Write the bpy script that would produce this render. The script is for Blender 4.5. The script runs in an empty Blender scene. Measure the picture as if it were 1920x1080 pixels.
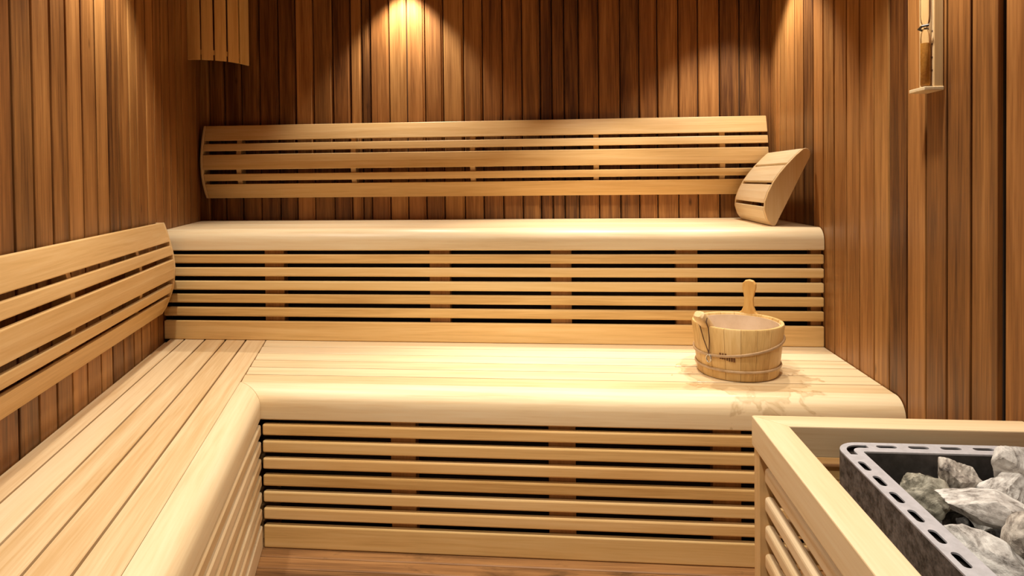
import bpy, bmesh, math, random
from mathutils import Vector, Matrix, noise
random.seed(7)
S = bpy.context.scene
COL = S.collection

# ------------------------------------------------------------------ camera, world, lights, exposure
cam_data = bpy.data.cameras.new('camera'); cam = bpy.data.objects.new('camera', cam_data); COL.objects.link(cam)
cam_data.sensor_width = 36.0; cam_data.lens = 1200.08 / 1920 * 36
cam_data.shift_y = -(540 - 356.7) / 1920
cam_data.clip_start = 0.02
_r = (0.99600902, 0.08862926, -0.01053009); _u = (0.00897221, 0.01795758, 0.99979849); _f = (-0.0888005, 0.9959028, -0.01709072)
cam.matrix_world = Matrix(((_r[0], _u[0], -_f[0], 0), (_r[1], _u[1], -_f[1], 0), (_r[2], _u[2], -_f[2], 1.13), (0, 0, 0, 1)))
S.camera = cam
S.view_settings.view_transform = 'Standard'; S.view_settings.look = 'None'
S.view_settings.exposure = 0.0; S.view_settings.gamma = 1.0; S.view_settings.use_curve_mapping = False

W = bpy.data.worlds.new('added_warm_fill'); S.world = W; W.use_nodes = True  # even warm fill, added to light the room through its open front
W.node_tree.nodes['Background'].inputs[0].default_value = (1.0, 0.90, 0.74, 1)
W.node_tree.nodes['Background'].inputs[1].default_value = 0.2

def spot(name, loc, to, power, angle, blend=0.35, size=0.03, col=(1.0, 0.91, 0.78)):
    l = bpy.data.lights.new(name, 'SPOT'); l.energy = power; l.color = col
    l.spot_size = math.radians(angle); l.spot_blend = blend; l.shadow_soft_size = size
    o = bpy.data.objects.new(name, l); COL.objects.link(o); o.location = loc
    o.rotation_euler = (Vector(to) - Vector(loc)).to_track_quat('-Z', 'Y').to_euler()
    return o
ZC = 2.16
spot('ceiling_and_fill_spot', (-0.80, 3.035, ZC - .01), (-0.80, 2.99, 0), 52, 92, .5)
spot('ceiling_and_fill_spot', (0.76, 2.76, ZC - .01), (0.75, 2.76, 0), 56, 92, .5)
spot('ceiling_and_fill_spot', (0.12, 2.66, ZC - .01), (0.12, 2.66, 0), 92, 72, .9)
spot('ceiling_and_fill_spot', (-1.32, 1.93, ZC - .01), (-1.32, 1.92, 0), 58, 96, .5)
spot('ceiling_and_fill_spot', (0.02, 1.42, ZC - .01), (0.02, 1.50, 0), 56, 104, .7)
spot('ceiling_and_fill_spot', (-0.10, 0.25, ZC - .01), (-0.05, 1.25, 0), 70, 78, .6)  # added fill spot with no known lamp, brightens the risers
spot('ceiling_and_fill_spot', (-0.70, 1.42, ZC - .01), (-0.72, 1.35, 0), 54, 106, .7)
spot('ceiling_and_fill_spot', (0.68, 1.66, ZC - .01), (0.66, 1.50, 0), 62, 100, .6)

# ------------------------------------------------------------------ layout (metres)
YB, Y1, Y2 = 3.139, 2.492, 1.906        # back wall, upper riser face, lower riser face
XR, XL, K = 0.955, -1.883, 0.327        # right wall; left wall x = XL + K*(YB-y)
ZL, ZU, ZF = 0.485, 0.935, -0.015       # seat heights, floor
YF = -0.70                              # front left open for the added world fill
NRM = math.sqrt(1 + K * K)
def lx(a, y): return a + K * (YB - y)

# ------------------------------------------------------------------ materials
def nd(nt, t, **kw):
    n = nt.nodes.new(t)
    for k, v in kw.items(): setattr(n, k, v)
    return n
def ramp(nt, stops, fac):
    r = nd(nt, 'ShaderNodeValToRGB'); e = r.color_ramp.elements
    while len(e) < len(stops): e.new(0.5)
    for i, (p, c) in enumerate(stops): e[i].position = p; e[i].color = (c[0], c[1], c[2], 1)
    nt.links.new(fac, r.inputs[0]); return r.outputs[0]
def noise_tex(nt, vec, scale, detail=4, rough=.55, dist=0):
    n = nd(nt, 'ShaderNodeTexNoise'); n.inputs['Scale'].default_value = scale; n.inputs['Detail'].default_value = detail
    n.inputs['Roughness'].default_value = rough; n.inputs['Distortion'].default_value = dist
    if vec is not None: nt.links.new(vec, n.inputs['Vector'])
    return n.outputs['Fac']
def math_n(nt, op, a, b=None, c=None, clamp=False):
    n = nd(nt, 'ShaderNodeMath', operation=op); n.use_clamp = clamp
    for i, v in enumerate((a, b, c)):
        if v is None: continue
        if isinstance(v, (int, float)): n.inputs[i].default_value = v
        else: nt.links.new(v, n.inputs[i])
    return n.outputs[0]
def mixc(nt, fac, a, b, mode='MIX'):
    n = nd(nt, 'ShaderNodeMix', data_type='RGBA', blend_type=mode)
    for s, v in ((n.inputs['Factor'], fac), (n.inputs[6], a), (n.inputs[7], b)):
        if isinstance(v, (int, float)): s.default_value = v
        elif isinstance(v, tuple): s.default_value = (v[0], v[1], v[2], 1)
        else: nt.links.new(v, s)
    return n.outputs[2]

def wood(name, dark, mid, light, axis='x', var=0.5, rough=.45, grain=1.0, knots=0.0, bump=.15, streak=0.35, wet=None, spec=.4, stain=0.0):
    m = bpy.data.materials.new(name); m.use_nodes = True; nt = m.node_tree; L = nt.links
    b = nt.nodes['Principled BSDF']
    tc = nd(nt, 'ShaderNodeTexCoord'); at = nd(nt, 'ShaderNodeAttribute', attribute_name='tone')
    off = nd(nt, 'ShaderNodeVectorMath', operation='SCALE'); off.inputs[0].default_value = (13.1, 7.7, 9.3)
    L.new(at.outputs['Fac'], off.inputs['Scale'])
    add = nd(nt, 'ShaderNodeVectorMath', operation='ADD'); L.new(tc.outputs['Object'], add.inputs[0]); L.new(off.outputs[0], add.inputs[1])
    def mp(sl, sc):
        mm = nd(nt, 'ShaderNodeMapping')
        v = [sc, sc, sc]; v['xyz'.index(axis)] = sl
        mm.inputs['Scale'].default_value = v; L.new(add.outputs[0], mm.inputs['Vector']); return mm.outputs[0]
    g1 = noise_tex(nt, mp(1.3, 26 * grain), 1.0, 5, .6, .6)       # broad figure
    g2 = noise_tex(nt, mp(5.0, 150 * grain), 1.0, 3, .6, .2)      # fine fibres
    g3 = noise_tex(nt, mp(.5, 2.2), 1.0, 2, .5)                   # slow drift
    f = math_n(nt, 'ADD', math_n(nt, 'MULTIPLY', g1, .62), math_n(nt, 'MULTIPLY', g2, .38))
    f = math_n(nt, 'MULTIPLY_ADD', math_n(nt, 'SUBTRACT', f, .5), 1.0 + streak * 3, .5)
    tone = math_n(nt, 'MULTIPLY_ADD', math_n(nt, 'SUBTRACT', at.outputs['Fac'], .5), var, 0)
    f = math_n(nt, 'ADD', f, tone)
    f = math_n(nt, 'ADD', f, math_n(nt, 'MULTIPLY_ADD', g3, .4, -.2), clamp=True)
    colr = ramp(nt, [(0.08, dark), (0.5, mid), (0.92, light)], f)
    # hue drift from board to board (reddish / yellowish)
    hv = math_n(nt, 'FRACT', math_n(nt, 'MULTIPLY', at.outputs['Fac'], 7.31))
    colr = mixc(nt, math_n(nt, 'MULTIPLY', hv, .45 * var), colr, mixc(nt, 1.0, colr, (1.08, .86, .78), 'MULTIPLY'))
    if knots > 0:
        mm = nd(nt, 'ShaderNodeMapping'); v = [15, 15, 15]; v['xyz'.index(axis)] = 6; mm.inputs['Scale'].default_value = v
        L.new(add.outputs[0], mm.inputs['Vector'])
        vo = nd(nt, 'ShaderNodeTexVoronoi'); vo.inputs['Scale'].default_value = 1; L.new(mm.outputs[0], vo.inputs['Vector'])
        k = math_n(nt, 'SUBTRACT', 1.0, math_n(nt, 'MULTIPLY', vo.outputs['Distance'], 7.0), clamp=True)
        sel = math_n(nt, 'GREATER_THAN', nd_sep(nt, vo.outputs['Color']), 1 - knots)
        colr = mixc(nt, math_n(nt, 'MULTIPLY', math_n(nt, 'MULTIPLY', k, sel), .8), colr, tuple(c * .35 for c in dark))
    if stain > 0:
        sn = noise_tex(nt, mp(3.0, 9.0), 1.0, 6, .7, .8)
        sf = math_n(nt, 'MULTIPLY', math_n(nt, 'MULTIPLY_ADD', sn, 6, -3.4, clamp=True), stain)
        colr = mixc(nt, sf, colr, tuple(c * .45 for c in dark))
    rr = None
    if wet:
        # splash marks on the seat boards: irregular rings of damp wood
        d = nd(nt, 'ShaderNodeVectorMath', operation='DISTANCE'); L.new(tc.outputs['Object'], d.inputs[0]); d.inputs[1].default_value = wet
        wn = noise_tex(nt, tc.outputs['Object'], 14, 3, .5, .5)
        dd = math_n(nt, 'ADD', d.outputs['Value'], math_n(nt, 'MULTIPLY_ADD', wn, .34, -.17))
        inside = math_n(nt, 'MULTIPLY_ADD', math_n(nt, 'SUBTRACT', .185, dd), 60, .5, clamp=True)
        rim = math_n(nt, 'MULTIPLY', inside, math_n(nt, 'MULTIPLY_ADD', math_n(nt, 'SUBTRACT', dd, .165), 60, .5, clamp=True))
        wf = math_n(nt, 'ADD', math_n(nt, 'MULTIPLY', inside, .22), math_n(nt, 'MULTIPLY', rim, .2))
        colr = mixc(nt, wf, colr, mixc(nt, 1.0, colr, (.52, .42, .3), 'MULTIPLY'))
        rr = math_n(nt, 'SUBTRACT', rough, math_n(nt, 'MULTIPLY', inside, .2))
    L.new(colr, b.inputs['Base Color'])
    if rr is None: b.inputs['Roughness'].default_value = rough
    else: L.new(rr, b.inputs['Roughness'])
    b.inputs['Specular IOR Level'].default_value = spec
    bp = nd(nt, 'ShaderNodeBump'); bp.inputs['Strength'].default_value = bump; bp.inputs['Distance'].default_value = .002
    L.new(f, bp.inputs['Height']); L.new(bp.outputs[0], b.inputs['Normal'])
    return m
def nd_sep(nt, c):
    s = nd(nt, 'ShaderNodeSeparateColor'); nt.links.new(c, s.inputs[0]); return s.outputs[0]

CD, CM, CL = (.075, .027, .008), (.27, .118, .032), (.50, .25, .078)      # cedar wall boards
PD, PM, PL = (.59, .39, .18), (.77, .60, .36), (.84, .72, .49)         # pale aspen
M_WALL = wood('cedar_boards', CD, CM, CL, 'z', var=1.0, rough=.42, knots=.10, streak=.28, bump=.2)
M_CEIL = wood('cedar_ceiling', CD, CM, CL, 'y', var=.8, rough=.5)
M_FLOOR = wood('floor_boards', (.11, .05, .018), (.31, .155, .055), (.45, .25, .095), 'x', var=.5, rough=.5, stain=.9)
M_ASP = wood('aspen_along_x', PD, PM, PL, 'x', var=.5, rough=.42, streak=.15, bump=.08)
M_ASPY = wood('aspen_along_y', PD, PM, PL, 'y', var=.5, rough=.42, streak=.15, bump=.08)
M_ASPZ = wood('aspen_along_z_bounce_tint', (.52, .32, .12), (.70, .49, .235), (.80, .62, .36), 'z', var=.5, rough=.42, streak=.15, bump=.08)  # upright aspen turned more orange, warm bounce light mixed into the colour
M_SEATW = wood('aspen_seat_with_splashes', PD, PM, PL, 'x', var=.4, rough=.42, streak=.15, bump=.08, wet=(0.56, 0.20, 0.5))
M_FRONT = wood('aspen_front_bounce_tint', (.50, .29, .09), (.72, .48, .19), (.82, .60, .29), 'x', var=.5, rough=.48, streak=.2)  # orange of warm bounced light put into the slat colour
M_UPR = wood('pine_uprights', (.22, .10, .03), (.36, .19, .065), (.46, .26, .10), 'z', var=.4, rough=.6)
M_SHADE = wood('lamp_shade_wood', (.55, .28, .08), (.74, .44, .15), (.84, .55, .22), 'z', var=.3, rough=.5, streak=.3)
M_BACK = wood('aspen_backrest_bounce_tint', (.54, .32, .11), (.71, .47, .20), (.81, .60, .31), 'x', var=.5, rough=.42, streak=.2, bump=.08)  # seat aspen again, saturated to carry the warm interreflection
M_PAIL = wood('pail_staves', (.46, .26, .08), (.68, .46, .18), (.78, .57, .27), 'z', var=.45, rough=.42, streak=.3)
M_HANDLE = wood('pail_handle_wood', (.4, .18, .04), (.62, .34, .09), (.72, .45, .15), 'z', var=.3, rough=.42, streak=.3)

def plain(name, col, rough=.5, metal=0.0, nscale=None, col2=None, bump=0, stretch=None, alpha_glass=False):
    m = bpy.data.materials.new(name); m.use_nodes = True; nt = m.node_tree; b = nt.nodes['Principled BSDF']
    b.inputs['Base Color'].default_value = (*col, 1); b.inputs['Roughness'].default_value = rough; b.inputs['Metallic'].default_value = metal
    if nscale:
        tc = nd(nt, 'ShaderNodeTexCoord'); mm = nd(nt, 'ShaderNodeMapping'); mm.inputs['Scale'].default_value = stretch or (1, 1, 1)
        nt.links.new(tc.outputs['Object'], mm.inputs[0])
        f = noise_tex(nt, mm.outputs[0], nscale, 6, .65)
        nt.links.new(ramp(nt, [(.35, col), (.65, col2 or col)], f), b.inputs['Base Color'])
        if bump:
            bp = nd(nt, 'ShaderNodeBump'); bp.inputs['Strength'].default_value = bump; bp.inputs['Distance'].default_value = .003
            nt.links.new(f, bp.inputs['Height']); nt.links.new(bp.outputs[0], b.inputs['Normal'])
    return m
M_DARK = plain('felt_and_shade_dark', (.012, .006, .003), .9)  # near-black: wall joint felt, also painted shade behind slats and rim slots
M_SKIN = plain('dark_speckled_heater_skin', (.035, .03, .027), .5, .1, 70, (.19, .165, .15), .25)
M_RIM = plain('brushed_steel_rim', (.50, .50, .53), .42, .25, 60, (.60, .60, .64), .05)
M_INNER = plain('dark_steel_basket', (.06, .055, .052), .5, .5, 30, (.11, .10, .095))
M_HOOP = plain('pale_hoop', (.42, .27, .14), .4, .1, 40, (.55, .38, .22))
M_CORD = plain('brown_leather_cord', (.12, .055, .02), .6)
M_KNOT = plain('steel_ring', (.6, .58, .55), .25, .9)
M_LINER = plain('pail_liner', (.62, .46, .30), .35, 0, 12, (.72, .56, .40))
M_BURN = plain('burnt_brown_lettering', (.16, .06, .015), .6)
M_SAND = plain('amber_sand', (.55, .24, .03), .6, 0, 220, (.70, .34, .05))
M_PRINT = plain('printed_marks', (.07, .035, .015), .6)
M_SCALE = plain('pale_scale_strip', (.78, .58, .34), .5)
M_BLACK = plain('black_clip', (.02, .015, .01), .4)
def glass():
    m = bpy.data.materials.new('clear_tube_glass'); m.use_nodes = True; b = m.node_tree.nodes['Principled BSDF']
    b.inputs['Base Color'].default_value = (1, .97, .9, 1); b.inputs['Roughness'].default_value = .03
    b.inputs['Transmission Weight'].default_value = 1; b.inputs['IOR'].default_value = 1.3
    return m
M_GLASS = glass()

def stone_mat(name, a, b_, c, s):
    m = bpy.data.materials.new(name); m.use_nodes = True; nt = m.node_tree; b = nt.nodes['Principled BSDF']
    tc = nd(nt, 'ShaderNodeTexCoord'); v = tc.outputs['Object']
    mm = nd(nt, 'ShaderNodeMapping'); mm.inputs['Scale'].default_value = (1, 2.2, 1.4); mm.inputs['Rotation'].default_value = (.5, .3, s); nt.links.new(v, mm.inputs[0])
    n1 = noise_tex(nt, mm.outputs[0], 17, 9, .72, .8); n2 = noise_tex(nt, v, 75, 6, .7); n3 = noise_tex(nt, v, 9, 3, .6, .5)
    f = math_n(nt, 'ADD', math_n(nt, 'MULTIPLY', n1, .55), math_n(nt, 'ADD', math_n(nt, 'MULTIPLY', n2, .25), math_n(nt, 'MULTIPLY', n3, .2)))
    col = ramp(nt, [(.40, a), (.47, b_), (.55, c), (.68, tuple(min(1, x * 1.12) for x in c))], f)
    nt.links.new(col, b.inputs['Base Color']); b.inputs['Roughness'].default_value = .75
    bp = nd(nt, 'ShaderNodeBump'); bp.inputs['Strength'].default_value = .8; bp.inputs['Distance'].default_value = .006
    nt.links.new(f, bp.inputs['Height']); nt.links.new(bp.outputs[0], b.inputs['Normal'])
    return m
M_ST_W = stone_mat('white_grey_stone', (.16, .14, .12), (.50, .47, .44), (.76, .74, .70), .3)
M_ST_G = stone_mat('olive_grey_stone', (.06, .055, .04), (.27, .25, .19), (.50, .47, .38), 1.1)
M_ST_S = stone_mat('speckled_brown_stone', (.045, .035, .03), (.33, .29, .25), (.64, .59, .52), 2.0)
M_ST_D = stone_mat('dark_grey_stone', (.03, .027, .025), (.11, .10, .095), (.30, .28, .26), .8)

# ------------------------------------------------------------------ mesh helpers
class MB:
    """collects pieces; every piece may carry its own wood tone"""
    def __init__(s, root=None): s.v = []; s.f = []; s.t = []; s.inv = root.matrix_world.inverted() if root else Matrix()
    def add(s, vs, fs, tone=None):
        tone = random.random() if tone is None else tone
        o = len(s.v)
        for p in vs: s.v.append(s.inv @ Vector(p)); s.t.append(tone)
        for f in fs: s.f.append([i + o for i in f])
    def prism(s, plan, z0, z1, tone=None):
        n = len(plan)
        vs = [(x, y, z0) for x, y in plan] + [(x, y, z1) for x, y in plan]
        fs = [list(range(n))[::-1], list(range(n, 2 * n))] + [[i, (i + 1) % n, n + (i + 1) % n, n + i] for i in range(n)]
        s.add(vs, fs, tone)
    def box(s, a, b, tone=None):
        s.prism([(a[0], a[1]), (b[0], a[1]), (b[0], b[1]), (a[0], b[1])], a[2], b[2], tone)
    def loft(s, rings, closed=True, caps=True, tone=None):
        n = len(rings[0]); vs = [p for r in rings for p in r]; fs = []
        for k in range(len(rings) - 1):
            for i in range(n if closed else n - 1):
                j = (i + 1) % n; fs.append([k * n + i, k * n + j, (k + 1) * n + j, (k + 1) * n + i])
        if caps: fs.append(list(range(n))[::-1]); fs.append([(len(rings) - 1) * n + i for i in range(n)])
        s.add(vs, fs, tone)
    def tube(s, pts, r, seg=8, tone=None):
        pts = [Vector(p) for p in pts]; rings = []; up = None
        for i, p in enumerate(pts):
            d = (pts[min(i + 1, len(pts) - 1)] - pts[max(i - 1, 0)]).normalized()
            if up is None: up = d.orthogonal().normalized()
            a = (up - d * up.dot(d)).normalized(); up = a; b = d.cross(a)
            rr = r[i] if isinstance(r, (list, tuple)) else r
            rings.append([p + (a * math.cos(t) + b * math.sin(t)) * rr for t in [2 * math.pi * k / seg for k in range(seg)]])
        s.loft(rings, tone=tone)
    def build(s, name, mat, parent=None, bevel=0, seg=2, smooth=False, kind=None):
        me = bpy.data.meshes.new(name); me.from_pydata([tuple(p) for p in s.v], [], s.f)
        a = me.attributes.new('tone', 'FLOAT', 'POINT'); a.data.foreach_set('value', s.t)
        bm = bmesh.new(); bm.from_mesh(me); bmesh.ops.recalc_face_normals(bm, faces=bm.faces); bm.to_mesh(me); bm.free()
        me.materials.append(mat); o = bpy.data.objects.new(name, me); COL.objects.link(o)
        if parent: o.parent = parent
        if bevel:
            m = o.modifiers.new('bevel', 'BEVEL'); m.width = bevel; m.segments = seg; m.limit_method = 'ANGLE'; m.angle_limit = math.radians(40); m.harden_normals = False
        if smooth:
            for p in me.polygons: p.use_smooth = True
            try:
                me.set_sharp_from_angle(angle=math.radians(38))
            except Exception: pass
        if kind: o['kind'] = kind
        return o
def thing(name, label, cat, loc=(0, 0, 0), rz=0, group=None):
    o = bpy.data.objects.new(name, None); COL.objects.link(o); o.location = loc; o.rotation_euler = (0, 0, rz)
    o.empty_display_size = .1; o['label'] = label; o['category'] = cat
    if group: o['group'] = group
    o.matrix_world = Matrix.Translation(Vector(loc)) @ Matrix.Rotation(rz, 4, 'Z')
    return o
def tag(o, label, cat, group=None):
    o['label'] = label; o['category'] = cat
    if group: o['group'] = group

# ------------------------------------------------------------------ room shell
def board_wall(name, P, D, N, seams, z0, z1, tones=None, g=.0):
    """vertical profiled boards: P start, D unit direction along wall, N unit normal into room, seams = distances along D"""
    mb = MB(); P = Vector(P); D = Vector(D); N = Vector(N)
    for i in range(len(seams) - 1):
        a, b = seams[i], seams[i + 1]
        if b - a < .012: continue
        prof = [(a + .0005 + g, -.012), (a + .0025 + g, -.004), (a + .006 + g, 0), (b - .0135 - g, 0), (b - .0105 - g, -.004), (b - .0045 - g, -.004), (b - .0025 - g, -.012)]
        if g: prof = [(a + g, -.013), (a + g, -.0012), (a + g + .0015, 0), (b - g - .0015, 0), (b - g, -.0012), (b - g, -.013)]
        rings = []
        for z in (z0, z1):
            rings.append([P + D * s + N * d + Vector((0, 0, z)) for s, d in prof])
        t = None if not tones or tones.get(i) is None else tones[i]
        if t is None: t = min(1, max(0, random.gauss(.5, .24)))
        mb.loft(rings, closed=False, caps=False, tone=t)
    q0 = P + D * seams[0] - N * .0121; q1 = P + D * seams[-1] - N * .0121
    q2 = P + D * seams[0] - N * .05; q3 = P + D * seams[-1] - N * .05
    mb.prism([(q0.x, q0.y), (q1.x, q1.y), (q3.x, q3.y), (q2.x, q2.y)], z0, z1, tone=0)
    o = mb.build(name, M_WALL, kind='structure')
    # the sliver of felt seen between the boards
    o.data.materials.append(M_DARK)
    for p in o.data.polygons[-6:]: p.material_index = 1
    return o
# back wall, seams as photographed
bx = [-1.90, -1.833, -1.752, -1.66, -1.563, -1.463, -1.373, -1.28, -1.179, -1.087, -1.029, -.985, -.89, -.799, -.707, -.615, -.513, -.419, -.321, -.225, -.135, -.078, -.019, .051, .148, .251, .342, .429, .528, .62, .721, .814, .909, .975]
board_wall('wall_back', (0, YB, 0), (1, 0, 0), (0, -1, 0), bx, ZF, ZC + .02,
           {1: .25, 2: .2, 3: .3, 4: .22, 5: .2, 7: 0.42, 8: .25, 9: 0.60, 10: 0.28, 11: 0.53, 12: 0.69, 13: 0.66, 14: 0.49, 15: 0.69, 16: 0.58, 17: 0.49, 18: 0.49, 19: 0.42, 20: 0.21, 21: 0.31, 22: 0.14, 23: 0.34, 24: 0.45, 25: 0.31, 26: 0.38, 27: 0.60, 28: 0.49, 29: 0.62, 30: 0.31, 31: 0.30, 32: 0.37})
# right wall: boards from the back corner towards the camera
ry = [3.2, 3.118, 3.065, 3.011, 2.918, 2.815, 2.71, 2.607, 2.508, 2.409, 2.306, 2.207, 2.106, 2.010, 1.909, 1.812, 1.716, 1.618, 1.519]
rs = sorted(-y for y in ry)
board_wall('wall_right', (XR, 0, 0), (0, -1, 0), (-1, 0, 0), rs, ZF, ZC + .02,
           {0: .4, 1: .6, 2: .8, 3: .7, 4: .75, 5: .45, 6: .3, 7: .65, 8: .55, 9: .6, 10: .6, 11: .62, 12: .7, 13: .25, 14: .62, 15: .35, 16: .35, 17: .45}, .0045)
mb = MB(); mb.box((XR + .0125, -.70, ZF), (XR + .05, 1.516, ZC + .02), tone=.5)
mb.build('trim_1', M_WALL, bevel=.003, kind='structure')
# left wall (runs inward towards the camera)
ly = [3.2, 3.166, 3.048, 2.928, 2.827, 2.731, 2.634, 2.529, 2.432, 2.342, 2.241, 2.164, 2.069, 1.976, 1.885, 1.788, 1.692, 1.603, 1.509, 1.416]
y = 1.32
while y > YF: ly.append(y); y -= .0955
DL = Vector((-K, 1, 0)) / NRM; NL = Vector((1, K, 0)) / NRM
ls = [((yy - 0) * NRM) for yy in ly][::-1]
lt = {len(ls) - 2 - i: t for i, t in enumerate([.4, .4, .5, .5, .55, .5, .6, .5, .62, .6, .55, .45, .3, .72, .6, .76, .45, .6, .42, .4])}
board_wall('wall_left', (lx(XL, 0), 0, 0), DL, NL, ls, ZF, ZC + .02, lt, .0055)
# ceiling and floor
mb = MB(); x = -2.1
while x < 1.05:
    mb.box((x, YF, ZC), (x + .0925, YB + .03, ZC + .02)); x += .0955
mb.box((-2.1, YF, ZC + .021), (1.05, YB + .03, ZC + .06), tone=0)
mb.build('ceiling', M_CEIL, bevel=.003, seg=1, kind='structure')
mb = MB(); fy = [3.16, 3.06, 2.96, 2.86, 2.76, 2.66, 2.56, 2.46, 2.36, 2.26, 2.16, 2.06, 1.96, 1.862, 1.806]
yy = 1.806
while yy > YF: yy -= .098; fy.append(yy)
for a, b in zip(fy, fy[1:]): mb.box((-2.0, b + .004, ZF - .03), (XR + .02, a, ZF), tone=.35 if abs(a - 1.96) < .01 else None)
mb.box((-2.0, YF, ZF - .05), (XR + .02, 3.16, ZF - .031), tone=0)
mb.build('floor', M_FLOOR, bevel=.003, seg=1, kind='structure')

# ------------------------------------------------------------------ benches
def arc_profile(depth, height, r, n=8):
    """(distance back from the face, drop from the top) of a rounded nosing, clockwise from the back top corner"""
    pts = [(depth, 0)]
    for i in range(n + 1):
        t = math.pi / 2 * i / n; pts.append((r - r * math.sin(t) * 1.0, r - r * math.cos(t)))
    pts += [(0, height - .004), (.004, height), (.022, height), (.022, r + .018), (depth, .028)]
    return pts

def nosing(root, ztop, depth, height, r, lineA, lineB, mat):
    """sweep: lineA(d), lineB(d) give the two plan end points for a point lying d behind the face"""
    mb = MB(root); pr = arc_profile(depth, height, r)
    mb.loft([[(*lineA(d), ztop - h) for d, h in pr], [(*lineB(d), ztop - h) for d, h in pr]], tone=.55)
    return mb.build('nosing', mat, root, smooth=True)

UP_SL = [(.835, .799), (.782, .746), (.727, .690), (.673, .637), (.619, .582)]
LO_SL = [(.374, .339), (.322, .285), (.268, .233), (.215, .180), (.163, .129), (.111, .075)]
ZPL = (.057, ZF + .001)

# upper bench (along the back wall)
ub = thing('sauna_bench', 'upper pale wooden bench along the back wall, one smooth deep seat above a slatted riser', 'bench', (0, Y1, ZL))
D1 = .066
nosing(ub, ZU, D1, .084, .052, lambda d: (lx(XL, Y1 + d) + .006, Y1 + d), lambda d: (XR - .003, Y1 + d), M_ASP)
mb = MB(ub); ys = [Y1 + D1 + .0015, 2.655, 2.752, 2.849, 2.946, 3.043, YB - .004]
for i, (a, b) in enumerate(zip(ys, ys[1:])):
    mb.prism([(lx(XL, a) + .006, a), (XR - .003, a), (XR - .003, b - .0015), (lx(XL, b) + .006, b - .0015)], ZU - .028, ZU, tone=.5 + .1 * ((i * 7) % 3 - 1))
mb.build('seat_boards', M_ASP, ub, bevel=.0012, seg=1)
mb = MB(ub); xl = lx(XL, Y1) + .002
for t, b in UP_SL: mb.box((xl, Y1, b), (XR - .003, Y1 + .02, t))
mb.build('slatted_front', M_FRONT, ub, bevel=.005)
mb = MB(ub); mb.box((xl, Y1, ZL + .001), (XR - .003, Y1 + .02, .563), tone=.5); mb.build('plinth_board', M_FRONT, ub, bevel=.004)
for a, b in ((-1.243, -1.162), (-.558, -.476), (-.075, .007), (.409, .490), (.910, .950)):
    mb = MB(ub); mb.box((a, Y1 + .0205, ZL + .002), (b, Y1 + .06, ZU - .0285)); mb.build('upright', M_UPR, ub, bevel=.002, seg=1)

mb = MB(ub); mb.box((xl, Y1 + .0605, ZL + .002), (XR - .003, Y1 + .066, ZU - .029), 0); mb.build('shade_backing', M_DARK, ub)  # dark sheet added so the slat gaps look deeply shaded

# lower bench along the back
GA = -1.444      # intercept of the seam between the two lower seats
RA = -1.367      # intercept of the left bench's riser face
lb = thing('sauna_bench', 'lower pale wooden bench below the slatted riser, carrying the round pail', 'bench', (0, Y2, ZF))
D2 = .064
def mitre(d):    # where the two nosings meet, d = depth behind the back bench's face
    t = d / D2; y = Y2 + d; xg = lx(GA, Y2 + D2); xr = lx(RA, Y2)
    return (xr + (xg - xr) * t, y)
nosing(lb, ZL, D2, .097, .056, lambda d: (mitre(d)[0] + .0008, mitre(d)[1]), lambda d: (XR - .003, Y2 + d), M_SEATW)
mb = MB(lb); ys = [Y2 + D2 + .0015, 2.054, 2.138, 2.222, 2.313, 2.405, Y1 + .018]
for a, b in zip(ys, ys[1:]):
    mb.prism([(lx(GA, a) + .002, a), (XR - .003, a), (XR - .003, b - .0065), (lx(GA, b) + .002, b - .0065)], ZL - .028, ZL)
mb.build('seat_boards', M_SEATW, lb, bevel=.0008, seg=1)
xl = lx(RA, Y2) + .003
mb = MB(lb)
for t, b in LO_SL: mb.box((xl, Y2, b), (XR - .003, Y2 + .02, t))
mb.build('slatted_front', M_FRONT, lb, bevel=.005)
mb = MB(lb); mb.box((xl, Y2, ZPL[1]), (XR - .003, Y2 + .02, ZPL[0]), tone=.55); mb.build('plinth_board', M_FRONT, lb, bevel=.004)
for a, b in ((-.557, -.478), (-.069, .013), (.417, .499), (.87, .95)):
    mb = MB(lb); mb.box((a, Y2 + .0205, ZPL[1]), (b, Y2 + .06, ZL - .0285)); mb.build('upright', M_UPR, lb, bevel=.002, seg=1)

mb = MB(lb); mb.box((xl + .03, Y2 + .0605, ZPL[1]), (XR - .003, Y2 + .066, ZL - .029), 0); mb.build('shade_backing', M_DARK, lb)  # unseen dark sheet, paints the shade inside the lower bench

# left lower bench, along the slanting left wall. local +x runs to the back wall, +y to the left wall
RZL = math.atan2(1, -K)
YN = .12        # near end, beside the camera
sb = thing('sauna_bench', 'lower pale wooden bench along the left wall, long seat boards running towards the viewer', 'bench', (lx(RA, YN), YN, ZF), RZL)
DA = (GA - RA)
nosing(sb, ZL, D2, .097, .056, lambda d: (lx(RA + DA * d / D2, YN), YN), lambda d: (mitre(d)[0] - .0008, mitre(d)[1]), M_ASP)
mb = MB(sb)
gs = [-1.8600, -1.794, -1.706, -1.617, -1.531, -1.444]
for a, b in zip(gs, gs[1:]):
    mb.prism([(lx(a, YN) + .003, YN), (lx(b, YN) - .003, YN), (lx(b, Y1 + .018) - .003, Y1 + .018), (lx(a, Y1 + .018) + .003, Y1 + .018)], ZL - .028, ZL)
mb.build('seat_boards', M_ASP, sb, bevel=.0018, seg=1)
mb = MB(sb); mb.prism([(lx(XL, YN) + .004, YN), (lx(-1.861, YN), YN), (lx(-1.861, Y1), Y1), (lx(XL, Y1) + .004, Y1)], ZL - .04, ZL - .012, tone=.35)
mb.build('wall_strip', M_ASP, sb, bevel=.002, seg=1)
th = .02 * NRM
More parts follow.
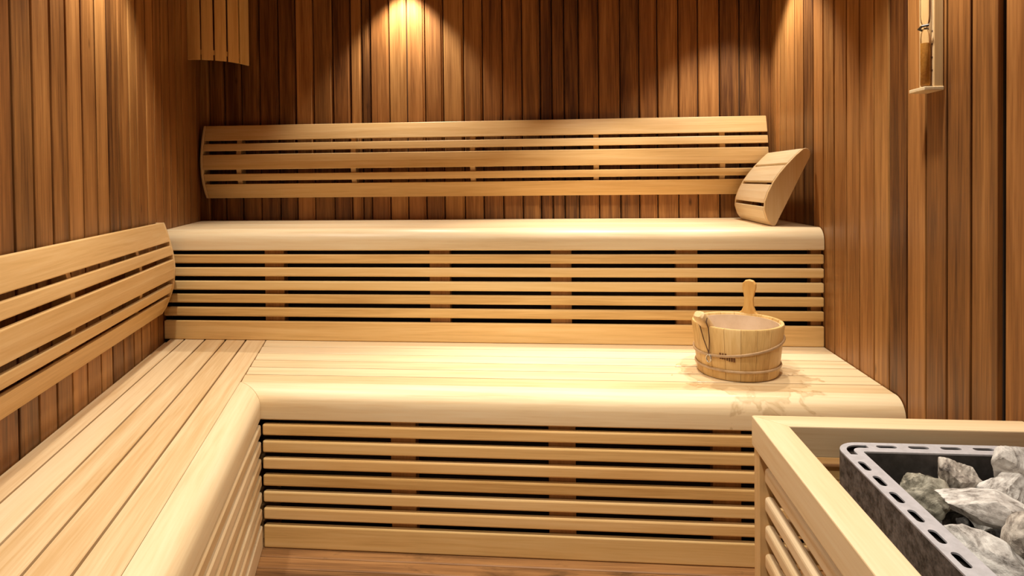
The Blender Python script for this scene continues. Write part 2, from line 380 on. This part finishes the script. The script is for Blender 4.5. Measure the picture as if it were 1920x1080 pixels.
def side_slat(mb, a0, a1, y0, y1, z0, z1, tone=None):
    mb.prism([(lx(a0, y0), y0), (lx(a1, y0), y0), (lx(a1, y1), y1), (lx(a0, y1), y1)], z0, z1, tone)
mb = MB(sb)
for t, b in LO_SL: side_slat(mb, RA - th, RA, YN, Y2 - .001, b, t)
mb.build('slatted_front', M_ASP, sb, bevel=.005)
mb = MB(sb); side_slat(mb, RA - th, RA, YN, Y2 - .001, ZPL[1], ZPL[0], .5); mb.build('plinth_board', M_ASP, sb, bevel=.004)
for y0 in (1.60, 1.05, .5):
    mb = MB(sb); side_slat(mb, RA - th - .04, RA - th - .0005, y0, y0 + .08, ZPL[1], ZL - .0285); mb.build('upright', M_UPR, sb, bevel=.002, seg=1)

mb = MB(sb); side_slat(mb, RA - th - .05, RA - th - .0425, YN, Y2 - .001, ZPL[1], ZL - .029, 0); mb.build('shade_backing', M_DARK, sb)  # same added dark sheet as shade behind the left bench slats

# ------------------------------------------------------------------ curved slatted backrests
BPROF = [(0.0, .016), (.03, .034), (.072, .050), (.105, .060), (.144, .066), (.18, .068), (.22, .066), (.256, .060), (.291, .052), (.33, .042), (.368, .030)]
def bd(z):
    for (a, da), (b, db) in zip(BPROF, BPROF[1:]):
        if z <= b: return da + (db - da) * (z - a) / (b - a)
    return BPROF[-1][1]
BSL = [(0, .072), (.088, .123), (.144, .220), (.238, .275), (.291, .368)]
def backrest(label, loc, rz, L, battens, ends, zmax=None):
    """local x along, local -y into the room, z up from the bottom edge"""
    r = thing('slatted_backrest', label, 'backrest', loc, rz); I = r.matrix_world
    def put(mb, vs, fs, tone=None): mb.add([I @ Vector(v) for v in vs], fs, tone)
    x0, x1 = ends[0] and .012 or 0, L - (ends[1] and .012 or 0)
    for a, b in BSL:
        mb = MB(r); n = 4; ring = []
        zs = [a + (b - a) * i / n for i in range(n + 1)]
        ring = [(-bd(z), z) for z in zs] + [(-bd(z) + .016, z) for z in zs[::-1]]
        m = len(ring)
        vs = [(x0, y, z) for y, z in ring] + [(x1, y, z) for y, z in ring]
        fs = [list(range(m))[::-1], list(range(m, 2 * m))] + [[i, (i + 1) % m, m + (i + 1) % m, m + i] for i in range(m)]
        put(mb, vs, fs, random.uniform(.4, .65)); mb.build('slat', M_BACK, r, bevel=.003)
    for x in battens:
        mb = MB(r); zs = [.004, .05, .1, .15, .2, .25, .3, .36]
        ring = [(-bd(z) + .0165, z) for z in zs] + [(-.001, z) for z in zs[::-1]]; m = len(ring)
        vs = [(x - .0125, y, z) for y, z in ring] + [(x + .0125, y, z) for y, z in ring]
        fs = [list(range(m))[::-1], list(range(m, 2 * m))] + [[i, (i + 1) % m, m + (i + 1) % m, m + i] for i in range(m)]
        put(mb, vs, fs, .6); mb.build('batten', M_ASPZ, r, bevel=.002, seg=1)
    for k, e in enumerate(ends):
        if not e: continue
        mb = MB(r); zs = [.368 * i / 14 for i in range(15)]
        ring = [(-bd(z) - .001, z) for z in zs] + [(-.001, z) for z in zs[::-1]]; m = len(ring)
        a, b = (0, .0115) if k == 0 else (L - .0115, L)
        vs = [(a, y, z) for y, z in ring] + [(b, y, z) for y, z in ring]
        fs = [list(range(m))[::-1], list(range(m, 2 * m))] + [[i, (i + 1) % m, m + (i + 1) % m, m + i] for i in range(m)]
        put(mb, vs, fs, .65); mb.build('end_panel', M_ASPZ, r, bevel=.0015, seg=1)
    return r
XB0 = -1.848
backrest('long slatted wooden backrest on the dark back wall above the upper bench', (XB0, YB, 1.049), 0, .926 - XB0,
         [x - XB0 for x in (-1.656, -1.064, -.467, .131, .721)], (True, False))
# left one: local x must run along the wall with local -y pointing into the room -> rotate so +y points to the wall
n0 = .15; e0 = 2.425
backrest('slatted wooden backrest on the left wall, its curved end panel facing the bench corner', (lx(XL, n0), n0, .603), RZL, (e0 - n0) * NRM,
         [(yy - n0) * NRM for yy in (.54, 1.07, 1.59, 2.10)], (False, True))

# ------------------------------------------------------------------ corner lamp shade
ls_ = thing('lamp_shade', 'curved slatted wooden corner lamp shade hanging high in the left back corner', 'lamp shade', (-1.80, 3.10, 1.72))
arc = [(-1.816, 2.926), (-1.78, 2.932), (-1.74, 2.944), (-1.70, 2.965), (-1.668, 2.99), (-1.643, 3.02), (-1.628, 3.055), (-1.617, 3.09), (-1.610, 3.132)]
def arc_at(t):
    L = [0]
    for a, b in zip(arc, arc[1:]): L.append(L[-1] + math.dist(a, b))
    s = t * L[-1]
    for i in range(len(arc) - 1):
        if s <= L[i + 1] + 1e-9:
            u = (s - L[i]) / (L[i + 1] - L[i]); a, b = arc[i], arc[i + 1]
            d = Vector((b[0] - a[0], b[1] - a[1])).normalized(); return Vector((a[0] + (b[0] - a[0]) * u, a[1] + (b[1] - a[1]) * u)), Vector((d.y, -d.x))
def arc_band(mb, t0, t1, z0, z1, d0, d1, n=5, tone=None):
    outer = []; inner = []
    for i in range(n + 1):
        p, nn = arc_at(t0 + (t1 - t0) * i / n); outer.append(p + nn * d0); inner.append(p + nn * d1)
    mb.prism([tuple(p) for p in outer + inner[::-1]], z0, z1, tone)
for t0, t1 in ((0.005, .185), (.205, .365), (.39, .555), (.58, .765), (.79, .99)):
    mb = MB(ls_); arc_band(mb, t0, t1, 1.72, 2.10, 0, -.009); mb.build('slat', M_SHADE, ls_, bevel=.0012, seg=1)
for z in (1.748, 2.06):
    mb = MB(ls_); arc_band(mb, .01, .985, z, z + .022, -.0095, -.021, 16, .5); mb.build('inner_rail', M_SHADE, ls_)

# ------------------------------------------------------------------ headrest
hr = thing('sauna_headrest', 'wedge shaped wooden headrest with curved slats leaning on the right wall, on the upper bench', 'headrest', (.80, 2.60, ZU))
HY0, HY1 = 2.592, 3.05
side = [(.806, .9365), (.937, 1.205), (.9395, 1.216), (.938, 1.228), (.932, 1.236), (.923, 1.240), (.913, 1.238), (.886, 1.214), (.852, 1.178), (.823, 1.143), (.799, 1.108), (.780, 1.070), (.767, 1.033), (.764, 1.0), (.775, .962), (.792, .937), (.800, .9355)]
for y0, y1 in ((HY0, HY0 + .016), (HY1 - .016, HY1)):
    mb = MB(hr); n = len(side)
    vs = [(x, y0, z) for x, z in side] + [(x, y1, z) for x, z in side]
    fs = [list(range(n))[::-1], list(range(n, 2 * n))] + [[i, (i + 1) % n, n + (i + 1) % n, n + i] for i in range(n)]
    mb.add(vs, fs, .62); mb.build('side_panel', M_ASPZ, hr, bevel=.002, seg=2)
curve = [(.913, 1.239), (.886, 1.214), (.852, 1.178), (.823, 1.143), (.799, 1.108), (.780, 1.070), (.767, 1.033), (.764, 1.0), (.775, .962), (.7915, .9375)]
cl = [0]
for a, b in zip(curve, curve[1:]): cl.append(cl[-1] + math.dist(a, b))
def cur(s):
    for i in range(len(curve) - 1):
        if s <= cl[i + 1] + 1e-9:
            u = (s - cl[i]) / (cl[i + 1] - cl[i]); a, b = Vector(curve[i]), Vector(curve[i + 1]); d = (b - a).normalized()
            return a + (b - a) * u, Vector((-d.y, d.x)) if False else Vector((d.y, -d.x))
T = cl[-1]
for s0, s1 in ((.0, .225), (.25, .475), (.515, .735), (.775, 1.0)):
    mb = MB(hr); out = []; inn = []
    for i in range(6):
        p, nn = cur(T * (s0 + (s1 - s0) * i / 5)); 
        out.append(p + nn * .0015); inn.append(p - nn * .0125)
    ring = out + inn[::-1]; n = len(ring)
    vs = [(q.x, HY0 + .0165, q.y) for q in ring] + [(q.x, HY1 - .0165, q.y) for q in ring]
    fs = [list(range(n))[::-1], list(range(n, 2 * n))] + [[i, (i + 1) % n, n + (i + 1) % n, n + i] for i in range(n)]
    mb.add(vs, fs, .6 + .2 * random.random()); mb.build('slat', M_ASPY, hr, bevel=.002, seg=1)

# ------------------------------------------------------------------ pail and ladle
PC = Vector((.553, 2.178)); RB, RT, HP = .128, .147, .168
pail = thing('water_pail', 'round wooden stave pail with a tall paddle handle standing on the lower bench', 'pail', (PC.x, PC.y, ZL))
def circ(r, z, n=64, c=PC): return [(c.x + r * math.cos(2 * math.pi * i / n), c.y + r * math.sin(2 * math.pi * i / n), z) for i in range(n)]
mb = MB(pail); NS = 18
def pr(h): return RB + (RT - RB) * h / HP
for s in range(NS):
    a0 = 2 * math.pi * s / NS + .0035; a1 = 2 * math.pi * (s + 1) / NS - .0035
    prof = [(pr(0) - .014, .0015), (pr(0) - .002, .0015), (pr(.004), .005), (pr(HP - .006), HP - .006), (pr(HP) - .003, HP), (pr(HP) - .012, HP), (pr(HP) - .014, HP - .003)]
    rings = []
    for a in [a0 + (a1 - a0) * i / 4 for i in range(5)]:
        rings.append([(PC.x + r * math.cos(a), PC.y + r * math.sin(a), ZL + h) for r, h in prof])
    mb.loft(rings, tone=random.random())
st = mb.build('stave_body', M_PAIL, pail, smooth=True)
mb = MB(pail); mb.loft([circ(.1145, ZL + .012), circ(.1135, ZL + .018), circ(pr(.0) - .0145 + .001, ZL + .02), circ(pr(HP) - .0142, ZL + HP - .008), circ(pr(HP) - .0165, ZL + HP - .008), circ(.1115, ZL + .022)], caps=False, tone=.5)
mb.add(circ(.112, ZL + .022), [list(range(64))], .5)
mb.build('liner', M_LINER, pail, smooth=True)
def hoop(h, tilt, r, extra, name='hoop'):
    mb = MB(pail); rings = []; n = 64
    for i in range(n + 1):
        a = 2 * math.pi * i / n; hh = h + tilt * math.cos(a - .35); R = pr(hh) + extra
        c = Vector((PC.x + R * math.cos(a), PC.y + R * math.sin(a), ZL + hh)); o = Vector((math.cos(a), math.sin(a), 0))
        rings.append([c + o * r * .9 * math.cos(t) + Vector((0, 0, r * 1.2 * math.sin(t))) for t in [2 * math.pi * k / 8 for k in range(8)]])
    mb.loft(rings, caps=False, tone=.5); return mb.build(name, M_HOOP, pail, smooth=True)
hoop(.034, .002, .0034, .0028); hoop(.100, .026, .0038, .0032)
# the long stave that makes the paddle handle
ha = math.atan2(2.316 - PC.y, .632 - PC.x)
hx = Vector((-math.sin(ha), math.cos(ha), 0)) * -1
hc = Vector((PC.x + (RT - .007) * math.cos(ha), PC.y + (RT - .007) * math.sin(ha), ZL + HP - .010))
outl = [(-.034, 0), (-.034, .008), (-.024, .017), (-.0165, .034), (-.0145, .058), (-.019, .080), (-.0235, .098), (-.0225, .112), (-.014, .122), (0, .1255), (.014, .122), (.0225, .112), (.0235, .098), (.019, .080), (.0145, .058), (.0165, .034), (.024, .017), (.034, .008), (.034, 0)]
mb = MB(pail); nrm = Vector((math.cos(ha), math.sin(ha), .12)).normalized(); upv = Vector((math.cos(ha) * .12, math.sin(ha) * .12, 1))
vs = []
for s in (-1, 1):
    for x, z in outl: vs.append(hc + hx * x + upv * z + nrm * (.0075 * s))
n = len(outl); mb.add(vs, [list(range(n))[::-1], list(range(n, 2 * n))] + [[i, (i + 1) % n, n + (i + 1) % n, n + i] for i in range(n)], .7)
mb.build('paddle_handle', M_HANDLE, pail, bevel=.003)
# worn burnt-in mark: a run of small upright strokes
mb = MB(pail)
def mark(az, h, w, hh):
    R = pr(h) + .0012; a = az
    t = Vector((-math.sin(a), math.cos(a), 0)); c = Vector((PC.x + R * math.cos(a), PC.y + R * math.sin(a), ZL + h)); o = Vector((math.cos(a), math.sin(a), 0))
    vs = [c + t * (sx * w / 2) + Vector((0, 0, sz * hh / 2)) + o * e for e in (-.002, .0006) for sx, sz in ((-1, -1), (1, -1), (1, 1), (-1, 1))]
    mb.add(vs, [[0, 3, 2, 1], [4, 5, 6, 7], [0, 1, 5, 4], [1, 2, 6, 5], [2, 3, 7, 6], [3, 0, 4, 7]], .5)
az0 = math.radians(-126)
for i, (w, hh, dz) in enumerate([(.004, .009, .001), (.006, .008, 0), (.0035, .009, 0), (.0045, .010, -.001), (.004, .012, -.002), (.0055, .012, -.002), (.0055, .012, -.003)]):
    mark(az0 + i * .052, .0735 + dz, w, hh)
for i, (w, hh) in enumerate([(.006, .005), (.004, .006), (.005, .005)]): mark(az0 + i * .06, .0865, w, hh)
mb.build('worn_lettering', M_BURN, pail)

ladle = thing('water_ladle', 'wooden ladle lying in the pail, blunt handle end over the rim with a cord loop', 'ladle', (.46, 2.10, ZL + .02))
A = Vector((.405, 2.075, ZL + HP + .042)); B = Vector((.525, 2.19, ZL + .062)); dr = (B - A).normalized()
sd = dr.cross(Vector((0, 0, 1))).normalized(); un = sd.cross(dr).normalized()
mb = MB(ladle); rings = []
Ltot = (B - A).length
for t, w, h in ((0, .012, .010), (.006, .0185, .0145), (.02, .0205, .0155), (.05, .0205, .015), (.09, .016, .012), (Ltot, .011, .008)):
    c = A + dr * t; rings.append([c + sd * w * math.copysign(abs(math.cos(a)) ** .6, math.cos(a)) + un * h * math.copysign(abs(math.sin(a)) ** .6, math.sin(a)) for a in [2 * math.pi * k / 16 + .01 for k in range(16)]])
mb.loft(rings, tone=.75); mb.build('handle', M_ASPZ, ladle, smooth=True)
mb = MB(ladle); bc = B + Vector((.035, .03, -.02)); rings = []
for i in range(9):
    t = math.pi / 2 * i / 8; rings.append([bc + Vector((.042 * math.sin(t) * math.cos(a) + 0, .042 * math.sin(t) * math.sin(a), -.034 * math.cos(t) + .017)) for a in [2 * math.pi * k / 24 for k in range(24)]])
rings = rings[1:]
inner = [[bc + (p - bc) * .88 + Vector((0, 0, .002)) for p in r] for r in rings[::-1]]
mb.loft(rings + inner, tone=.5); mb.build('bowl', M_ASPZ, ladle, smooth=True)
hole = A + dr * .022
out = Vector((PC.x, PC.y, 0)); 
kn = Vector((PC.x + (pr(.06) + .009) * math.cos(math.radians(-141)), PC.y + (pr(.06) + .009) * math.sin(math.radians(-141)), ZL + .082))
def rimout(p, e=.008):
    v = Vector((p.x - PC.x, p.y - PC.y, 0)); h = p.z - ZL; R = pr(max(0, min(h, HP))) + e
    v = v.normalized() * R; return Vector((PC.x + v.x, PC.y + v.y, p.z))
for s, nm in ((-1, 'cord'), (1, 'cord')):
    p0 = hole + sd * (.0205 * s) + un * .004
    p1 = rimout(Vector((p0.x, p0.y, ZL + HP - .004)) + Vector((-.01, -.01, 0)), .007)
    mid = rimout(p1.lerp(kn, .5) + Vector((.004 * s, 0, 0)), .007)
    mb = MB(ladle); pts = [p0, p0.lerp(p1, .5) + Vector((-.006, -.006, .004)), p1, p1.lerp(mid, .5), mid, mid.lerp(kn, .5), kn]
    mb.tube(pts, .0018, 8, .5); mb.build('cord', M_CORD, ladle, smooth=True)
mb = MB(ladle); tang = Vector((-math.sin(math.radians(-141)), math.cos(math.radians(-141)), 0)); kc = kn + Vector((-.001, -.001, -.016))
mb.tube([kc + tang * .009 * math.cos(t) + Vector((0, 0, .012 * math.sin(t))) for t in [2 * math.pi * k / 20 for k in range(21)]], .0024, 8, .5)
mb.build('ring', M_KNOT, ladle, smooth=True)

# ------------------------------------------------------------------ sand timer on the right wall
tm = thing('sand_timer', 'wall mounted sand timer with amber sand in a glass tube on a pale wooden board', 'timer', (XR, 1.74, 1.35))
Z0t, Z1t = 1.352, 1.66
mb = MB(tm); mb.box((.930, 1.727, Z0t), (XR - .0015, 1.797, Z1t), .5); mb.build('backboard', M_ASPZ, tm, bevel=.002)
mb = MB(tm); mb.box((.9292, 1.729, Z0t + .006), (.9302, 1.750, Z1t - .01), .7)
mb.build('scale_strip', M_SCALE, tm)
for z0, z1 in ((Z0t - .006, Z0t + .004), (Z1t - .004, Z1t + .006)):
    mb = MB(tm); mb.box((.905, 1.724, z0), (XR - .0015, 1.799, z1), .7); mb.build('end_cap', M_ASPY, tm, bevel=.002)
tx, ty = .9165, 1.741
def rev(mb, prof, n=24): mb.loft([[(tx + r * math.cos(2 * math.pi * k / n), ty + r * math.sin(2 * math.pi * k / n), z) for k in range(n)] for r, z in prof], tone=.5)
nz = 1.508
mb = MB(tm); rev(mb, [(.0085, Z0t + .005), (.0115, Z0t + .009), (.0115, nz - .03), (.010, nz - .014), (.0035, nz), (.010, nz + .014), (.0115, nz + .03), (.0115, Z1t - .01), (.0085, Z1t - .006)]); mb.build('glass_tube', M_GLASS, tm, smooth=True)
mb = MB(tm); rev(mb, [(.0075, Z0t + .0065), (.0102, Z0t + .0105), (.0102, 1.468), (.0095, 1.4685)]); mb.build('sand', M_SAND, tm, smooth=True)
mb = MB(tm); mb.tube([(tx + .0, ty - .016, nz + .004), (tx - .012, ty - .008, nz + .003), (tx - .013, ty + .006, nz - .002), (tx, ty + .014, nz - .004), (.930, ty + .012, nz)], .0032, 8, .5); mb.build('clip', M_BLACK, tm, smooth=True)
for z in (1.395, 1.428, 1.462, 1.495):
    mb = MB(tm)
    mb.box((.9286, 1.731, z), (.9294, 1.7355, z + .005), .5); mb.build('printed_mark', M_PRINT, tm)

# ------------------------------------------------------------------ heater surround
EX0, EX1, EY0, EY1, EZ = .400, XR + .0105, .60, 1.457, .600
RW = .061
en = thing('heater_surround', 'pale wooden slatted railing box around the stone heater', 'heater guard', (.68, 1.03, ZF))
def rail(pl, tone):
    mb = MB(en); mb.prism(pl, EZ - .066, EZ, tone); mb.build('top_rail', M_ASPY if tone > .55 else M_ASP, en, bevel=.0025)
g = .0004
rail([(EX0, EY0 + RW), (EX0 + RW, EY0 + RW + 0), (EX0 + RW, EY1 - RW), (EX0, EY1)], .6)
rail([(EX0 + g, EY1), (EX0 + RW + g, EY1 - RW + g), (EX1, EY1 - RW + g), (EX1, EY1)], .5)
rail([(EX0, EY0), (EX1, EY0), (EX1, EY0 + RW - g), (EX0, EY0 + RW - g)], .5)
for x, yv in ((EX0 + .004, EY1 - .042), (EX0 + .004, EY0 + .004), (EX1 - .034, EY0 + .004), (EX1 - .034, EY1 - .042)):
    mb = MB(en); mb.box((x, yv, ZF + .001), (x + .03, yv + .038, EZ - .0665), .5); mb.build('post', M_ASPZ, en, bevel=.002)
zt = .529
k = 0
ztops = []
z = .503
while z > .03: ztops.append(z); z -= .062
mb = MB(en)
for z in ztops: mb.box((EX0 + .014, EY0 + .0425, z - .034), (EX0 + .034, EY1 - .0425, z))
mb.build('side_slats', M_ASPY, en, bevel=.008, seg=3)
mb = MB(en)
for z in ztops: mb.box((EX0 + .0345, EY1 - .03, z - .034), (EX1 - .035, EY1 - .012, z))
mb.build('back_slats', M_FRONT, en, bevel=.006, seg=2)
mb = MB(en)
for z in ztops: mb.box((EX0 + .0345, EY0 + .012, z - .034), (EX1 - .035, EY0 + .03, z))
mb.build('front_slats', M_FRONT, en, bevel=.006, seg=2)

# ------------------------------------------------------------------ heater
HX0, HX1, HYA, HYB, HZ = .532, .928, .70, 1.356, .585
ht = thing('sauna_heater', 'dark speckled box heater with a slotted steel rim, filled with stones', 'heater', (.71, 1.03, ZF))
def rrect(x0, y0, x1, y1, r, n=8):
    P = []
    for cx, cy, a0 in ((x1 - r, y1 - r, 0), (x0 + r, y1 - r, 90), (x0 + r, y0 + r, 180), (x1 - r, y0 + r, 270)):
        for i in range(n + 1):
            a = math.radians(a0 + 90 * i / n); P.append((cx + r * math.cos(a), cy + r * math.sin(a)))
    return P
def curve_plate(name, outer, holes, z, th, mat, parent):
    cu = bpy.data.curves.new(name, 'CURVE'); cu.dimensions = '2D'; cu.fill_mode = 'BOTH'; cu.extrude = th / 2
    for pts in [outer] + holes:
        sp = cu.splines.new('POLY'); sp.points.add(len(pts) - 1); sp.use_cyclic_u = True
        for i, p in enumerate(pts): sp.points[i].co = (p[0] - parent.location.x, p[1] - parent.location.y, 0, 1)
    tmp = bpy.data.objects.new('tmp', cu); COL.objects.link(tmp)
    dg = bpy.context.evaluated_depsgraph_get(); me = bpy.data.meshes.new_from_object(tmp.evaluated_get(dg))
    bpy.data.objects.remove(tmp); bpy.data.curves.remove(cu)
    me.name = name; me.materials.clear(); me.materials.append(mat)
    o = bpy.data.objects.new(name, me); COL.objects.link(o); o.parent = parent; o.location = (0, 0, z - th / 2 - parent.location.z)
    return o
def slot(cx, cy, dx, dy, w):       # stadium from -d to +d
    d = Vector((dx, dy)); L = d.length; d.normalize(); n = Vector((-d.y, d.x)); r = w / 2; P = []
    for s, a0 in ((1, -90), (-1, 90)):
        c = Vector((cx, cy)) + d * s * (L - r)
        for i in range(7):
            a = math.radians(a0 + 180 * i / 6); P.append(tuple(c + d * r * math.cos(a) + n * r * math.sin(a)))
    return P
outer = rrect(HX0, HYA, HX1, HYB, .048); inner = rrect(HX0 + .042, HYA + .047, HX1 - .047, HYB - .044, .004, 2)
holes = [inner]
yv = 1.246
while yv > HYA + .06: holes.append(slot(HX0 + .016, yv, 0, .0195, .0125)); holes.append(slot(HX1 - .0195, yv, 0, .0195, .0125)); yv -= .0595
xv = .630
while xv < HX1 - .05: holes.append(slot(xv, HYB - .019, .0195, 0, .0125)); holes.append(slot(xv, HYA + .019, .0195, 0, .0125)); xv += .0612
cc = (HX0 + .045, HYB - .045)       # the curved slot around the far left corner
cp = [(cc[0] + .032 * math.cos(a), cc[1] + .032 * math.sin(a)) for a in [math.radians(92 + 86 * i / 8) for i in range(9)]]
cq = [(cc[0] + .019 * math.cos(a), cc[1] + .019 * math.sin(a)) for a in [math.radians(178 - 86 * i / 8) for i in range(9)]]
holes.append([(cc[0] + .016, HYB - .013)] + cp + [(HX0 + .013, cc[1] - .014), (HX0 + .026, cc[1] - .014)] + cq + [(cc[0] + .016, HYB - .026)])
curve_plate('slotted_rim', outer, holes, HZ, .003, M_RIM, ht)
def shell(name, x0, y0, x1, y1, r, z0, z1, t, mat, bottom=False):
    mb = MB(ht); a = rrect(x0, y0, x1, y1, r); b = rrect(x0 + t, y0 + t, x1 - t, y1 - t, max(.002, r - t))
    mb.loft([[(*p, z0) for p in a], [(*p, z1) for p in a], [(*p, z1) for p in b], [(*p, z0) for p in b], [(*p, z0) for p in a]], caps=False, tone=.5)
    if bottom: mb.add([(*p, z0) for p in a], [list(range(len(a)))], .5)
    return mb.build(name, mat, ht, smooth=True)
shell('outer_casing', HX0 + .0005, HYA + .0005, HX1 - .0005, HYB - .0005, .0445, ZF + .06, HZ - .0032, .003, M_SKIN)
shell('stone_basket', HX0 + .041, HYA + .046, HX1 - .046, HYB - .043, .006, .20, HZ - .0032, .002, M_INNER, True)
mb = MB(ht); a_ = rrect(HX0 + .004, HYA + .004, HX1 - .004, HYB - .004, .044); b_ = rrect(HX0 + .0405, HYA + .0455, HX1 - .0455, HYB - .0425, .004)
mb.loft([[(*p, HZ - .016) for p in a_], [(*p, HZ - .012) for p in a_], [(*p, HZ - .012) for p in b_], [(*p, HZ - .016) for p in b_], [(*p, HZ - .016) for p in a_]], caps=False, tone=.5); mb.build('slot_shade_ring', M_DARK, ht)  # dark ring added under the rim, stands in for shade inside the slots
mb = MB(ht); mb.box((HX0 + .06, HYA + .06, ZF + .001), (HX1 - .06, HYB - .06, ZF + .0595), .5); mb.build('foot', M_INNER, ht)

# ------------------------------------------------------------------ heater stones
def stone(loc, size, rot, seed, mat, label):
    rnd = random.Random(seed); bm = bmesh.new(); bmesh.ops.create_icosphere(bm, subdivisions=5, radius=1.0)
    planes = []
    for i in range(10):
        d = Vector((rnd.gauss(0, 1), rnd.gauss(0, 1), rnd.gauss(0, 1))).normalized(); planes.append((d, rnd.uniform(.45, .72)))
    so = Vector((seed * 3.7, seed * 1.3, 0))
    for v in bm.verts:
        p = v.co.copy()
        for d, h in planes:
            e = p.dot(d) - h
            if e > 0: p -= d * e * .96
        nrm = p.normalized()
        p += nrm * (noise.noise(p * 1.7 + so) * .07 + noise.noise(p * 5 + so) * .045 + noise.noise(p * 13 + so) * .022)
        v.co = Vector((p.x * size[0], p.y * size[1], p.z * size[2])) * 1.05
    me = bpy.data.meshes.new('heater_stone'); bm.to_mesh(me); bm.free(); me.materials.append(mat)
    for p in me.polygons: p.use_smooth = True
    me.set_sharp_from_angle(angle=math.radians(25))
    o = bpy.data.objects.new('heater_stone', me); COL.objects.link(o); o.location = loc; o.rotation_euler = rot
    tag(o, label, 'stone', 'stones in the heater')
    return o
stone((.637, 1.238, .538), (.058, .050, .050), (.1, .3, .3), 11, M_ST_G, 'olive grey rounded stone at the far left of the heap, next to the rim')
stone((.716, 1.262, .556), (.048, .040, .058), (.4, -.2, .9), 5, M_ST_S, 'brown speckled stone behind the flat white one at the back rim')
stone((.762, 1.205, .552), (.027, .050, .070), (.15, .55, .25), 23, M_ST_W, 'narrow white blade of stone leaning against the tall one')
stone((.822, 1.228, .585), (.050, .056, .082), (.2, .1, 1.2), 31, M_ST_W, 'tall light grey stone rising above the back rim')
stone((.700, 1.140, .565), (.086, .045, .036), (.3, .1, -.35), 42, M_ST_W, 'broad flat white stone in the middle of the heap')
stone((.640, 1.035, .532), (.074, .036, .038), (.2, .15, -.95), 57, M_ST_W, 'long pale stone with a dark edge along the left rim')
stone((.722, 1.040, .565), (.058, .050, .046), (.2, .5, .4), 66, M_ST_S, 'brownish white stone in front of the flat white one')
stone((.800, 1.115, .565), (.050, .045, .050), (.6, .1, 0), 71, M_ST_W, 'small white stone below the tall light grey one')
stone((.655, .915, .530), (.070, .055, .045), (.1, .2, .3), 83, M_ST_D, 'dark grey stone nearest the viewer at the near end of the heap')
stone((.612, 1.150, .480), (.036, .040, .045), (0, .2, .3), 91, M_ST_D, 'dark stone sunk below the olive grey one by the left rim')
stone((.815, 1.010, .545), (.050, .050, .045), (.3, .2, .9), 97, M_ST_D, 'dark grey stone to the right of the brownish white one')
stone((.770, .910, .545), (.052, .050, .045), (.3, .7, .9), 103, M_ST_W, 'pale stone beside the dark grey one at the near right')
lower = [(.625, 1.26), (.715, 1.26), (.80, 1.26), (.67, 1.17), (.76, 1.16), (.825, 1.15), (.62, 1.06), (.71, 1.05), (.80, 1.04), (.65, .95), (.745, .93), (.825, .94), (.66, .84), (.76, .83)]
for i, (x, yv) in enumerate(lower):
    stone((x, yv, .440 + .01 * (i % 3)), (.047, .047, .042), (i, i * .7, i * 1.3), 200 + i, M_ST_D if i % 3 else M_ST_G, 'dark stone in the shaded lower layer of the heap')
